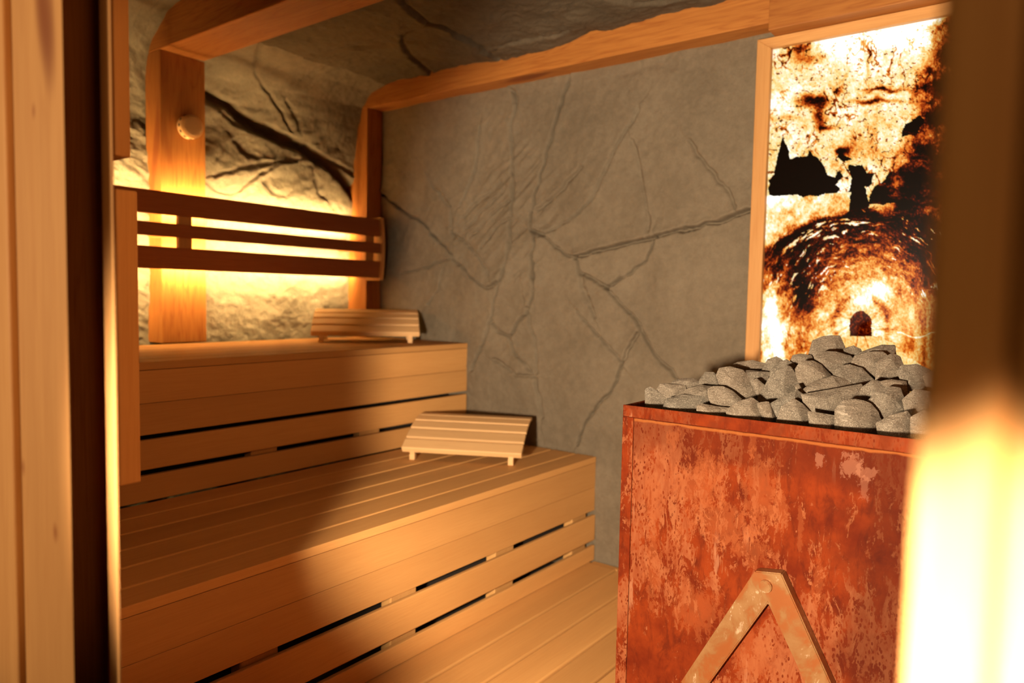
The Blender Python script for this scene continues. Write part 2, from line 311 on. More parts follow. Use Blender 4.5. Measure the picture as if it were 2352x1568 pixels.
STONES = [[[1.724,0.859,-0.327],[1.729,0.862,-0.243],[1.736,0.853,-0.237],[1.749,0.834,-0.252],[1.758,0.821,-0.268],[1.749,0.827,-0.328]],[[1.752,0.84,-0.237],[1.758,0.833,-0.224],[1.771,0.815,-0.223],[1.791,0.789,-0.227],[1.794,0.784,-0.241],[1.78,0.801,-0.252],[1.775,0.807,-0.264],[1.761,0.824,-0.265]],[[1.784,0.819,-0.223],[1.796,0.805,-0.211],[1.819,0.774,-0.208],[1.832,0.756,-0.223],[1.822,0.768,-0.232],[1.807,0.787,-0.243],[1.803,0.794,-0.231]],[[1.821,0.752,-0.21],[1.83,0.743,-0.192],[1.842,0.727,-0.192],[1.855,0.706,-0.223],[1.845,0.719,-0.23],[1.821,0.751,-0.226]],[[1.694,0.801,-0.318],[1.707,0.79,-0.259],[1.73,0.761,-0.249],[1.758,0.724,-0.249],[1.759,0.722,-0.264],[1.751,0.726,-0.33],[1.72,0.767,-0.327],[1.695,0.8,-0.322]],[[1.736,0.785,-0.252],[1.758,0.758,-0.232],[1.777,0.733,-0.222],[1.79,0.716,-0.225],[1.789,0.714,-0.252],[1.786,0.716,-0.27],[1.777,0.729,-0.276],[1.752,0.762,-0.265]],[[1.745,0.696,-0.226],[1.753,0.686,-0.22],[1.765,0.67,-0.22],[1.778,0.652,-0.229],[1.792,0.631,-0.252],[1.783,0.641,-0.267],[1.767,0.662,-0.276],[1.753,0.681,-0.272],[1.746,0.692,-0.249]],[[1.695,0.703,-0.264],[1.704,0.693,-0.26],[1.719,0.671,-0.266],[1.741,0.643,-0.27],[1.738,0.641,-0.327],[1.706,0.683,-0.326],[1.694,0.699,-0.321]],[[1.699,0.627,-0.266],[1.714,0.609,-0.249],[1.732,0.586,-0.24],[1.743,0.571,-0.252],[1.758,0.543,-0.326],[1.745,0.56,-0.336],[1.7,0.62,-0.326]],[[1.726,0.567,-0.247],[1.741,0.548,-0.244],[1.748,0.535,-0.274],[1.742,0.538,-0.325],[1.733,0.556,-0.267]],[[1.798,0.691,-0.195],[1.802,0.687,-0.18],[1.817,0.669,-0.177],[1.833,0.646,-0.183],[1.846,0.626,-0.209],[1.856,0.611,-0.229],[1.854,0.611,-0.26],[1.847,0.621,-0.256],[1.83,0.643,-0.257],[1.817,0.663,-0.23],[1.801,0.685,-0.215]],[[1.882,0.701,-0.177],[1.9,0.679,-0.163],[1.92,0.654,-0.159],[1.938,0.629,-0.166],[1.936,0.63,-0.182],[1.911,0.662,-0.189],[1.887,0.694,-0.186]],[[1.832,0.674,-0.181],[1.856,0.643,-0.18],[1.892,0.595,-0.183],[1.891,0.594,-0.202],[1.879,0.609,-0.223],[1.862,0.632,-0.207],[1.851,0.649,-0.192]],[[1.91,0.621,-0.182],[1.92,0.61,-0.154],[1.932,0.595,-0.147],[1.941,0.582,-0.157],[1.929,0.595,-0.181],[1.921,0.604,-0.19]],[[1.892,0.597,-0.195],[1.906,0.581,-0.163],[1.921,0.563,-0.152],[1.93,0.549,-0.162],[1.939,0.536,-0.181],[1.938,0.535,-0.193],[1.926,0.551,-0.194],[1.902,0.582,-0.198]],[[1.814,0.596,-0.254],[1.834,0.576,-0.196],[1.846,0.562,-0.177],[1.859,0.546,-0.166],[1.865,0.538,-0.172],[1.877,0.519,-0.203],[1.872,0.523,-0.226],[1.855,0.543,-0.245],[1.832,0.573,-0.258]],[[1.945,0.556,-0.157],[1.949,0.552,-0.141],[1.959,0.54,-0.137],[1.974,0.52,-0.14],[1.977,0.515,-0.156],[1.963,0.532,-0.167],[1.953,0.544,-0.165]],[[1.993,0.523,-0.144],[2.002,0.516,-0.103],[2.016,0.499,-0.094],[2.04,0.467,-0.091],[2.046,0.456,-0.118],[2.049,0.45,-0.138],[2.033,0.47,-0.142],[2.004,0.509,-0.149]],[[1.93,0.49,-0.14],[1.942,0.475,-0.129],[1.961,0.45,-0.129],[1.977,0.428,-0.137],[1.99,0.409,-0.159],[1.976,0.427,-0.171],[1.956,0.451,-0.186],[1.947,0.463,-0.184],[1.936,0.479,-0.165]],[[1.875,0.522,-0.168],[1.883,0.514,-0.152],[1.899,0.493,-0.151],[1.91,0.477,-0.159],[1.925,0.456,-0.184],[1.914,0.469,-0.197],[1.88,0.51,-0.223]],[[1.892,0.436,-0.178],[1.9,0.428,-0.159],[1.914,0.41,-0.155],[1.929,0.389,-0.16],[1.944,0.367,-0.185],[1.928,0.386,-0.207],[1.912,0.408,-0.203],[1.896,0.429,-0.189]],[[1.826,0.496,-0.219],[1.848,0.47,-0.196],[1.871,0.441,-0.183],[1.886,0.42,-0.185],[1.902,0.399,-0.202],[1.881,0.424,-0.221],[1.853,0.459,-0.229],[1.833,0.486,-0.23]],[[1.772,0.47,-0.218],[1.792,0.444,-0.214],[1.818,0.41,-0.206],[1.845,0.377,-0.196],[1.848,0.37,-0.212],[1.846,0.372,-0.227],[1.825,0.397,-0.242],[1.816,0.408,-0.26],[1.79,0.442,-0.268],[1.777,0.459,-0.258]],[[1.748,0.538,-0.274],[1.747,0.543,-0.249],[1.767,0.518,-0.228],[1.783,0.498,-0.215],[1.794,0.483,-0.229],[1.805,0.465,-0.254],[1.803,0.466,-0.267],[1.777,0.501,-0.274],[1.759,0.524,-0.278]],[[1.708,0.521,-0.32],[1.724,0.507,-0.25],[1.74,0.488,-0.235],[1.75,0.474,-0.242],[1.76,0.458,-0.263],[1.765,0.445,-0.332],[1.734,0.486,-0.331]],[[1.707,0.444,-0.252],[1.721,0.425,-0.258],[1.744,0.394,-0.261],[1.745,0.387,-0.326],[1.723,0.416,-0.325],[1.712,0.431,-0.32]],[[1.729,0.387,-0.244],[1.739,0.375,-0.225],[1.754,0.356,-0.223],[1.77,0.334,-0.229],[1.778,0.322,-0.246],[1.782,0.314,-0.266],[1.778,0.314,-0.331],[1.754,0.345,-0.33],[1.726,0.382,-0.324]],[[1.842,0.371,-0.223],[1.849,0.364,-0.198],[1.863,0.348,-0.183],[1.874,0.333,-0.186],[1.884,0.318,-0.198],[1.877,0.326,-0.222],[1.854,0.354,-0.237],[1.844,0.368,-0.232]],[[1.795,0.342,-0.229],[1.811,0.324,-0.204],[1.824,0.308,-0.194],[1.838,0.289,-0.197],[1.844,0.279,-0.217],[1.845,0.275,-0.248],[1.828,0.296,-0.259],[1.811,0.318,-0.267],[1.805,0.327,-0.246]],[[1.72,0.302,-0.26],[1.737,0.282,-0.247],[1.755,0.258,-0.238],[1.764,0.244,-0.262],[1.76,0.243,-0.326],[1.724,0.291,-0.321]],[[2.009,0.439,-0.137],[2.008,0.442,-0.119],[2.022,0.425,-0.111],[2.031,0.412,-0.117],[2.033,0.408,-0.13],[2.021,0.423,-0.139]],[[1.99,0.416,-0.148],[2.005,0.399,-0.124],[2.033,0.363,-0.108],[2.05,0.341,-0.108],[2.051,0.337,-0.131],[2.032,0.361,-0.143]],[[1.946,0.407,-0.149],[1.951,0.402,-0.133],[1.97,0.378,-0.124],[1.988,0.354,-0.123],[1.995,0.344,-0.136],[1.985,0.355,-0.163],[1.979,0.359,-0.186],[1.968,0.374,-0.188],[1.955,0.394,-0.164]],[[1.951,0.353,-0.145],[1.96,0.341,-0.137],[1.972,0.327,-0.126],[1.983,0.312,-0.133],[1.987,0.305,-0.152],[1.987,0.301,-0.185],[1.969,0.323,-0.191],[1.949,0.35,-0.186]],[[1.875,0.33,-0.184],[1.89,0.311,-0.178],[1.909,0.286,-0.181],[1.908,0.283,-0.217],[1.9,0.295,-0.21],[1.883,0.318,-0.2]],[[1.811,0.616,-0.202],[1.822,0.603,-0.198],[1.834,0.585,-0.215],[1.832,0.585,-0.236],[1.822,0.597,-0.248],[1.816,0.608,-0.225]],[[1.83,0.513,-0.206],[1.836,0.506,-0.204],[1.843,0.495,-0.22],[1.835,0.505,-0.232]],[[1.925,0.301,-0.162],[1.931,0.294,-0.148],[1.95,0.27,-0.145],[1.967,0.246,-0.157],[1.968,0.241,-0.197],[1.934,0.284,-0.201]],[[1.82,0.272,-0.214],[1.836,0.254,-0.193],[1.854,0.23,-0.199],[1.857,0.222,-0.24],[1.825,0.262,-0.255]],[[1.737,0.242,-0.245],[1.752,0.223,-0.232],[1.771,0.197,-0.241],[1.772,0.187,-0.323],[1.735,0.237,-0.321]],[[1.796,0.72,-0.223],[1.813,0.698,-0.219],[1.822,0.685,-0.225],[1.807,0.703,-0.235]],[[1.753,0.623,-0.247],[1.771,0.599,-0.243],[1.776,0.593,-0.25],[1.759,0.613,-0.258]],[[1.913,0.245,-0.167],[1.931,0.223,-0.153],[1.95,0.197,-0.166],[1.95,0.192,-0.208],[1.92,0.231,-0.213]],[[1.815,0.221,-0.208],[1.835,0.195,-0.201],[1.851,0.172,-0.221],[1.848,0.173,-0.254],[1.819,0.211,-0.252]]]
STONELABELS = ["small pale stone at the far left end of the heap, touching the rim",
 "knobbly grey stone just behind the leftmost stone of the heap",
 "grey stone with a curved back on the left slope, behind the knobbly one",
 "small dark rounded stone on the left slope, below the big slab",
 "flat long stone lying on the left part of the front rim",
 "crooked grey stone above the flat long stone of the left front",
 "rounded pale stone between the flat front stone and the big slab",
 "thin flat stone lying low on the rim below the rounded pale stone",
 "broad pointed stone on the front rim, peaked like a roof, left of the centre",
 "narrow sliver of stone wedged right of the roof-shaped front stone",
 "big smooth slab leaning down to the right on the left half of the heap",
 "brownish flat stone lying along the top of the left half of the heap",
 "grey stone lying under the brownish flat stone, behind the diamond stone",
 "rounded grey stone with its top against the lower left of the glowing picture",
 "bent grey stone behind the top of the diamond-shaped stone",
 "large diamond-shaped stone standing upright in the middle left of the heap",
 "small dark stone left of the topmost stone",
 "topmost squarish stone of the heap, in front of the picture tunnel",
 "big grey stone right under the topmost stone",
 "dark brownish stone with a rounded left end, left below the topmost stones",
 "rounded grey stone in the upper middle, above the broadest stone",
 "wedge-shaped stone tilting to the left over the broadest stone",
 "broadest pale stone in the middle of the heap",
 "pale flat stone behind the two peaked front stones",
 "smooth domed stone on the front rim, near the middle",
 "low flat stone on the rim between the two domed front stones",
 "large domed stone on the right part of the front rim",
 "grey stone leaning to the right, above the right domed front stone",
 "large flat-faced dark stone at the right, beside the jamb",
 "dark stone at the right end of the front rim, touching the jamb",
 "small dark stone on the crest right of the topmost stone",
 "flat dark stone lying on the right crest of the heap",
 "big dark stone under the flat stone of the right crest",
 "dark stone forming the right shoulder of the heap",
 "thin dark stone under the right shoulder stone",
 "small stone behind the lower end of the big slab, left of the diamond stone",
 "tiny stone wedged right of the diamond-shaped stone",
 "brownish stone half hidden by the jamb, at the height of the right shoulder",
 "dark stone by the jamb below the half hidden brownish one",
 "dark stone behind the jamb at the far right of the front rim",
 "small stone between the small dark stone and the rounded pale stone",
 "tiny stone above the peak of the roof-shaped front stone",
 "grey stone hidden behind the door jamb, higher of the two hidden ones",
 "grey stone hidden behind the door jamb, lower of the two hidden ones"]
HOMOG = [[-290.096,-19.1284,2441.08],[183.123,-809.418,706.067],[0.286492,-0.0292161,1.0]]
PALE = [[0.7482,-0.3366,0.0183,0.0238,0.7],[0.6563,-0.4001,0.0426,0.0399,0.8],[0.682,-0.4469,0.0646,0.0531,0.8],[0.5498,-0.3171,0.0099,0.0453,0.55],[0.5297,-0.4455,0.0389,0.0907,0.75],[0.4847,-0.4671,0.0209,0.0397,0.7],[0.4017,-0.34,0.0124,0.0133,0.9],[0.34,-0.3446,0.0236,0.0242,0.9],[0.3099,-0.3537,0.0214,0.0147,0.8],[0.3496,-0.3227,0.0085,0.0093,0.8],[0.3126,-0.3867,0.01,0.024,0.6],[0.4365,-0.4871,0.0064,0.0585,0.6],[0.7953,-0.5057,0.0237,0.0665,0.8],[0.7896,-0.6723,0.0214,0.1006,0.8],[0.614,-0.5239,0.0718,0.0521,0.8],[0.5498,-0.5722,0.0591,0.0306,0.7],[0.6707,-0.7515,0.0648,0.0647,0.7],[0.3943,-0.6143,0.0143,0.0532,0.6],[0.5299,-0.8153,0.0492,0.0515,0.8],[0.7223,-0.5791,0.0203,0.0326,0.5]]
# ================================================================ THE SETTING
X_END = 2.668
# ---- end wall: cast grey rock slabs with cracks
ny, nz = 900, 640
yy = np.linspace(-.10, 3.22, ny); zz = np.linspace(-1.19, 1.15, nz)
Yg, Zg = np.meshgrid(yy, zz, indexing='ij')
h = crack_height(Yg, Zg, [(p, w_ * .62, d_ * 1.7, l_ * 1.7) for p, w_, d_, l_ in RW])
h += .016 * (fbm(Yg * 1.6, Zg * 1.6, 3, 3) - .5) * 2 + .006 * (fbm(Yg * 9, Zg * 9, 4, 5) - .5) * 2 + .0022 * (fbm(Yg * 45, Zg * 45, 3, 8) - .5) * 2
fac = fbm(Yg * 3.1 + 4, Zg * 2.3, 2, 23); h += .010 * np.abs(fac - .5) * 4 - .008
# hatched, scraped patch left of the middle crack
hm = sst(.30 - np.hypot((Yg - 2.02) * 1.1, (Zg - .38) * .75), 0, .12)
h += hm * .012 * (fbm((Zg * .8 + Yg * .75) * 26, (Zg * .75 - Yg * .8) * 5, 3, 61) - .5) * 2
# keep clear of trims and bench line
h = np.clip(h, -.06, .045)
P = np.stack([X_END - h, Yg, Zg], -1)[:, ::-1]
struct(obj('wall_right', sgrid('wall_right', P, None), M_rock_end, smooth=3.2))

# ---- back wall and ceiling: one continuous cove of rough rock
prof = np.array([(3.05, -1.19), (3.05, -.30), (3.05, 0), (3.047, .3), (3.04, .55), (3.02, .75), (2.99, .87), (2.947, .96), (2.88, 1.025), (2.78, 1.052), (2.58, 1.058), (2.2, 1.06), (1.5, 1.06), (0., 1.06), (-.5, 1.06)])
seg = np.r_[0, np.cumsum(np.linalg.norm(np.diff(prof, axis=0), axis=1))] - .89
def cove(s0, s1, x0, x1, ns, nx):
    s = np.linspace(s0, s1, ns); x = np.linspace(x0, x1, nx)
    Sg, Xg = np.meshgrid(s, x, indexing='ij')
    py = np.interp(Sg, seg, prof[:, 0]); pz = np.interp(Sg, seg, prof[:, 1])
    e = .05; ty = np.interp(Sg + e, seg, prof[:, 0]) - np.interp(Sg - e, seg, prof[:, 0]); tz = np.interp(Sg + e, seg, prof[:, 1]) - np.interp(Sg - e, seg, prof[:, 1])
    L = np.hypot(ty, tz); ny_, nz_ = -tz / L, ty / L                       # inward normal
    hh = crack_height(Xg, Sg, [(p, w_ * .9, d_ * (1.25 if d_ > .04 else .75), l_ * (1.2 if d_ > .04 else .8)) for p, w_, d_, l_ in BW])
    hh += .022 * (fbm(Xg * 2.2, Sg * 2.2, 3, 13) - .5) * 2 + .010 * (fbm(Xg * 8, Sg * 8, 4, 15) - .5) * 2 + .004 * (fbm(Xg * 34, Sg * 34, 4, 18, .6) - .5) * 2
    ceil_w = sst(Sg, 1.25, 1.5)
    hh *= 1.25
    lw = sst(Xg, 1.62, 1.50) * (1 - ceil_w)                                # craggier bay left of the post
    hh += lw * (.035 * (fbm(Xg * 5, Sg * 13 + Xg * 5, 4, 71, .6) - .5) * 2 + .02 * (fbm(Xg * 24, Sg * 24, 3, 75) - .5))
    hh = np.clip(hh, -.08, .05)
    skew = (2.566 - Xg) * .12 + .085 * sst(Xg, 2.40, 1.80) * sst(Sg, .80, 1.10)
    Y = py + ny_ * hh + skew * (1 - ceil_w); Z = pz + nz_ * hh + .13 * sst(Xg, 1.72, 1.60) * sst(Sg, 1.1, 1.45)
    return np.stack([Xg, Y, Z], -1)
P = cove(-.89, 1.47, .40, 2.70, 520, 520)
struct(obj('wall_back', sgrid('wall_back', P, None), M_rock_back, smooth=3.2))
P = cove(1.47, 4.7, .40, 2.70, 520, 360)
struct(obj('ceiling', sgrid('ceiling', P, None), M_rock_shaded, smooth=3.2))

# ---- floor and the walls beside the door
struct(box_obj('floor', -1.4, 2.9, -.9, 3.3, -1.24, -1.19, plain('grey_stone_floor', (.10, .085, .07), .7), bev=0))
struct(box_obj('wall_front', .43, 2.72, -.16, -.10, -1.19, 1.20, wood('z', 'pine'), bev=.001))
bm = bmesh.new()
bm_box(bm, .53, .5765, 1.302, 3.25, -1.19, 1.10, .001); bm_box(bm, .47, .51, -.16, -.04, -1.19, 1.10, .001); bm_box(bm, .53, .5765, -.04, 1.302, 1.0, 1.10, .001)
struct(obj('wall_left', bm, wood('z', 'pine')))

# ---- door frame: outer casing, deep reveal, stop, right jamb
door = thing('door_1', (.43, .5, -1.19), '', ''); del door['label']; del door['category']; struct(door)
kn = []
cx_, cy_, cz_ = .405, 1.215, -.045
kb = [(-.01, 1.195 - cy_, -.262 - cz_, .0065), (-.01, 1.085 - cy_, -.335 - cz_, .007), (-.01, 1.22 - cy_, .30 - cz_, .006), (-.01, 1.13 - cy_, .24 - cz_, .006), (-.01, 1.215 - cy_, .20 - cz_, .004)]
bm = bmesh.new(); bm_poly(bm, [(.400, 1.031), (.400, 1.203), (.442, 1.203), (.442, 1.158)], lambda p, t: Vector((p[0], p[1], -1.19 + 2.29 * t)), .002, 2)
obj('casing_board', bm, wood('z', 'spruce', kb), door, origin=(cx_, cy_, cz_))
box_obj('casing_trim', .392, .452, 1.210, 1.42, -1.19, 1.10, wood('z', 'spruce'), door, .005, 3)
box_obj('reveal_board', .503, .520, 1.170, 1.60, -1.19, 1.10, wood('z', 'pine'), door, .002)
bm = bmesh.new(); bm_poly(bm, [(.446, 1.000), (.446, 1.034), (.512, 1.188), (.518, 1.174)], lambda p, t: Vector((p[0], p[1], -1.19 + 2.29 * t)), .004, 3)  # strip carried back out of sight to block lamp light leaking past the casing
obj('stop_strip', bm, wood('z', 'spruce'), door, smooth=.9)
# right jamb, very close to the viewer
box_obj('jamb_strip', .300, .335, .012, .0405, -1.19, 1.10, wood('z', 'spruce'), door, .006, 3)
box_obj('jamb_board', .285, .44, -.16, .0125, -1.19, 1.10, wood('z', 'spruce'), door, .010, 3)
box_obj('jamb_seal', .325, .42, .010, .032, -1.19, 1.10, wood('z', 'alder'), door, .003)
box_obj('head_board', .40, .47, -.16, 1.42, .96, 1.10, wood('y', 'spruce'), door, .004)

# ================================================================ POSTS AND BEAMS
post = thing('timber_post', (1.657, 3.12, -.225), 'square pine post standing on the upper bench against the rock wall, with a round vent', 'post')
POST_F = 3.062
bm = bmesh.new(); bm_box(bm, 1.557, 1.757, POST_F, 3.19, -.228, 1.006, .003)
obj('post_body', bm, wood('z', 'pine'), post)
vt = thing('air_vent', (1.676, POST_F, .705), 'small round wooden vent cap screwed to the front of the post', 'vent')
bm = bmesh.new(); bm_cyl(bm, (1.676, POST_F - .021, .705), (0, -1, 0), .050, .042, 48, .004); obj('vent_ring', bm, wood('x', 'aspen'), vt, smooth=.6)
bm = bmesh.new()
for k in range(-5, 6):
    q = k * .0075; hw = math.sqrt(max(.041 ** 2 - q * q, 1e-5)); bm_box(bm, 1.676 - hw, 1.676 + hw, POST_F - .0465, POST_F - .0425, .705 + q - .0022, .705 + q + .0022, .0006, 1)
obj('grille', bm, wood('x', 'aspen'), vt)
bm = bmesh.new()
for a in range(0, 360, 30):
    ca, sa = math.cos(math.radians(a)), math.sin(math.radians(a))
    bm_box(bm, -.0055, .0055, -.005, .005, -.002, .002, .0005, 1, Matrix.Translation((1.676 + ca * .0495, POST_F - .022, .705 + sa * .0495)) @ Matrix.Rotation(-math.radians(a) + math.pi / 2, 4, 'Y'))
obj('side_slot', bm, M_dark, vt)
tag(box_obj('corner_post', 2.566, 2.668, 2.918, 3.09, -.228, .962, wood('z', 'pine'), bev=.003), 'narrow pine post in the corner behind the right end of the backrest', 'post')
tag(box_obj('ceiling_beam', 1.556, 1.752, -.05, 3.20, 1.006, 1.22, wood('y', 'pine'), bev=.004), 'thick pine beam under the ceiling resting on the post with the vent', 'beam')
# long beam over the grey wall
tag(box_obj('wall_beam', 2.566, 2.69, .34, 3.10, .962, 1.10, wood('y', 'pine'), bev=.002), 'long pine beam running along the top of the grey end wall', 'beam')
tag(box_obj('header_beam', 2.560, 2.69, -.08, .86, .935, 1.12, wood('y', 'pine'), bev=.003), 'pine beam over the glowing picture, butted to the long wall beam', 'beam')

# ================================================================ BENCHES
def bench(name, zt, y_front, planks, y_wall, label, third=True):
    t = thing(name, (1.6, y_front + .2, zt - .45), label, 'bench')
    x0, x1 = .585, 2.660
    H = wood('x', 'hemlock')
    # seat planks with rounded edges
    for (a, b) in planks[1:]: box_obj('seat_plank', x0, x1, a + .003, b - .004, zt - .027, zt, H, t, .005, 3)
    box_obj('nosing_board', x0, x1, y_front, planks[0][1] - .004, zt - .025, zt, H, t, .0025, 2)
    box_obj('front_board', x0, x1, y_front + .0015, y_front + .022, zt - .131, zt - .0265, H, t, .0012)
    box_obj('front_board', x0, x1, y_front + .0015, y_front + .022, zt - .232, zt - .132, H, t, .0012)
    if third:
        box_obj('front_board', x0, x1 + .003, y_front - .002, y_front + .014, zt - .363, zt - .253, H, t, .004, 3)
        box_obj('front_board', x0, x1 + .003, y_front - .002, y_front + .014, zt - .4512, zt - .386, H, t, .003, 3)
    else:
        box_obj('front_board', x0, x1, y_front + .0, y_front + .020, zt - .344, zt - .248, H, t, .004, 3)
        box_obj('front_board', x0, x1, y_front + .0, y_front + .020, zt - .4450, zt - .362, H, t, .003, 3)
    for bx in (.99, 1.497, 2.008, 2.523): box_obj('support_batten', bx, bx + .11, y_front + .026, y_front + .070, zt - .4445, zt - (.2445 if third else .262), wood('z', 'hemlock'), t, .004)
    box_obj('end_batten', x1 - .055, x1 + .004, y_front + .062, y_wall - .01, zt - .09, zt - .029, H, t, .002)
    bm = bmesh.new(); bm_box(bm, x0, x1, y_front + .12, y_front + .13, zt - .445, zt - .03, 0); obj('gap_shade_panel', bm, M_dark, t)  # dark sheet added behind the front boards, shade of the gaps as colour
    return t
lp = [(1.56, 1.655), (1.655, 1.781), (1.781, 1.906), (1.906, 2.031), (2.031, 2.160), (2.160, 2.286)]
bench('sauna_bench', -.675, 1.555, lp, 2.28, 'lower wooden sauna bench with slatted seat, one step above the floor slats')
up = [(2.296, 2.39), (2.39, 2.515), (2.515, 2.640), (2.640, 2.765), (2.765, 2.890), (2.890, 3.02)]
bench('sauna_bench', -.228, 2.290, up, 3.0, 'upper wooden sauna bench along the lit rock wall, below the backrest', third=False)

# floor slats
fl = thing('duckboard', (1.6, .9, -1.19), 'slatted wooden floor grid in front of the lower bench', 'floor grid')
e = [1.573, 1.425, 1.288, 1.164, 1.038, .912, .786, .66, .534, .408, .282, .156, .03]
for a, b in zip(e[1:], e[:-1]): box_obj('floor_slat', .52, 2.630, a + .004, b - .0035, -1.155, -1.127, wood('x', 'hemlock'), fl, .006, 3)
for bx in (.7, 1.6, 2.5): box_obj('joist', bx, bx + .05, .04, 1.55, -1.189, -1.1555, wood('y', 'hemlock'), fl, .002)
box_obj('edge_strip', 2.6315, 2.659, .03, 1.553, -1.150, -1.130, wood('y', 'hemlock'), fl, .002)

# ================================================================ BACKREST WITH LIGHT
br = thing('backrest', (1.7, 2.85, .08), 'three-slat wooden backrest glowing from behind, above the upper bench', 'backrest')
H = wood('x', 'alder')
for z0, z1, yo, tilt in ((.295, .385, .012, -.10), (.209, .262, .0, 0), (.083, .170, .010, .10)):
    bm = bmesh.new(); zc = (z0 + z1) / 2
    bm_box(bm, .72, 2.562, -.009, .009, -(z1 - z0) / 2, (z1 - z0) / 2, .003, 3, Matrix.Translation((0, 2.80 + yo + .009, zc)) @ Matrix.Rotation(tilt, 4, 'X'))
    obj('slat', bm, H, br)
pr = [(2.790 + .35 * (t - .234) ** 2 * 1.5, t) for t in np.linspace(.072, .392, 11)]
bm = bmesh.new(); bm_poly(bm, pr + [(2.915, .392), (2.915, .072)], lambda p, t: Vector((2.563 + .018 * t, p[0], p[1])), .002)
obj('end_cap', bm, wood('z', 'hemlock'), br)
for bx in (1.505, 2.478): box_obj('bracket', bx, bx + .055, 2.822, 2.846, .10, .37, wood('z', 'hemlock'), br, .002)
box_obj('bracket', .80, .855, 2.822, 2.846, .10, .37, wood('z', 'hemlock'), br, .002)
for bx in (1.6, 2.6): pass
for z_ in (.128, .350):
    box_obj('light_channel', .80, 2.54, 2.982, 2.989, z_ - .014, z_ + .014, plain('light_channel_metal', (.5, .45, .4), .4), br, 0)
    box_obj('light_strip', .80, 2.54, 2.9892, 2.991, z_ - .012, z_ + .012, M_light, br, 0)
for bx in (.81, 1.513, 2.49):
    for z_ in (.128, .350): box_obj('strip_carrier', bx, bx + .03, 2.8465, 2.9818, z_ - .012, z_ + .012, wood('y', 'pine'), br, .001)
for bx in (.81, 1.513, 2.49): box_obj('wall_spacer', bx, bx + .035, 2.8465, 3.05 if bx > 1.6 else (POST_F if False else 3.09), .222, .248, wood('y', 'pine'), br, .001)

# ================================================================ HEADRESTS
def headrest(loc, rz, label):
    t = thing('headrest', (0, 0, 0), label, 'headrest', None)
    asp = wood('x', 'aspen')
    L = .50; D = .30
    def top(u): return .052 + .100 * math.sin(u * math.pi * .53)          # convex profile
    n = 5; gap = .010; wv = (D - gap * (n - 1)) / n
    for i in range(n):
        a = i * (wv + gap); b = a + wv
        za, zb = top(a / D), top(b / D); ang = math.atan2(zb - za, b - a); hl = math.hypot(zb - za, b - a) / 2
        bm = bmesh.new(); th = .010 if i else .013
        bm_box(bm, -L / 2, L / 2, -hl, hl, -th * 2 if i == 0 else -th * 1.5, 0, .005, 4, Matrix.Translation((0, (a + b) / 2, (za + zb) / 2)) @ Matrix.Rotation(ang, 4, 'X'))
        obj('slat', bm, asp, t)
    for sx in (-1, 1):
        x0 = sx * (L / 2 - .045) - .0105
        us = np.linspace(0.03, .97, 10)
        pts = [(u * D, top(u) - .017) for u in us] + [(.97 * D, top(.97) - .05), (.80 * D, .05), (.55 * D, .030), (.2 * D, .026), (.03 * D, .024)]
        bm = bmesh.new(); bm_poly(bm, pts, lambda p, q: Vector((x0 + .021 * q, p[0], p[1])), .001, 1); obj('side_rail', bm, asp, t)
        box_obj('foot', x0 - .001, x0 + .022, .006, .035, .0005, .0265, asp, t, .003)
        box_obj('foot', x0 - .001, x0 + .022, .255, .284, .0005, .102, asp, t, .003)
    t.location = loc; t.rotation_euler = (0, 0, rz)
    return t
headrest((2.178, 1.905, -.675), math.atan2(.464, .886) - math.pi / 2, 'slatted wooden headrest lying on the lower bench beside the grey wall')
headrest((2.268, 2.578, -.228), math.atan2(.736, .678) - math.pi / 2, 'slatted wooden headrest on the upper bench under the end of the backrest')

# ================================================================ UPRIGHT BOARDS INSIDE THE DOOR WALL
tag(box_obj('upright_board', .583, .609, 1.300, 1.375, .228, 1.05, wood('z', 'hemlock'), bev=.003), 'upper vertical reddish board inside the left door jamb, ending above the gap', 'board')
tag(box_obj('upright_board', .583, .6195, 1.300, 1.375, -.345, .172, wood('z', 'hemlock'), bev=.003), 'lower vertical reddish board inside the left door jamb, ending above the bench', 'board')
for z0, z1, q in ((.24, 1.05, 0), (-.33, .16, 1)):
    o_ = bpy.data.objects['upright_board' + ('.001' if q else '')]; box_obj('mounting_strip', .5768, .5828, 1.315, 1.36, z0, z1, M_dark, o_, 0)

# ================================================================ GLOWING PICTURE
pic = thing('picture_light_box', (2.64, .5, -.5), 'tall glowing picture of a mine tunnel in a pine frame beside the grey wall', 'picture')
FX = 2.628
FY0, FY1, FZ0, FZ1 = .10, .870, -.55, .897
fw_ = .050
fm = wood('z', 'spruce'); fmy = wood('y', 'spruce')
def frame_piece(pts, m):
    bm = bmesh.new(); bm_poly(bm, pts, lambda p, t: Vector((FX + .035 * t, p[0], p[1])), .0015, 1); obj('frame', bm, m, pic)
frame_piece([(FY1, FZ0), (FY1 + fw_, FZ0 - fw_), (FY1 + fw_, FZ1 + .037), (FY1, FZ1)], fm)
frame_piece([(FY1, FZ1), (FY1 + fw_, FZ1 + .037), (FY0 - fw_, FZ1 + .037), (FY0, FZ1)], fmy)
frame_piece([(FY0, FZ0), (FY0 - fw_, FZ0 - fw_), (FY0 - fw_, FZ1 + .037), (FY0, FZ1)], fm)
frame_piece([(FY0, FZ0), (FY0 - fw_, FZ0 - fw_), (FY1 + fw_, FZ0 - fw_), (FY1, FZ0)], fmy)
box_obj('back_board', 2.652, 2.664, FY0 - .04, FY1 + .04, FZ0 - .04, FZ1 + .03, M_dark, pic, 0)
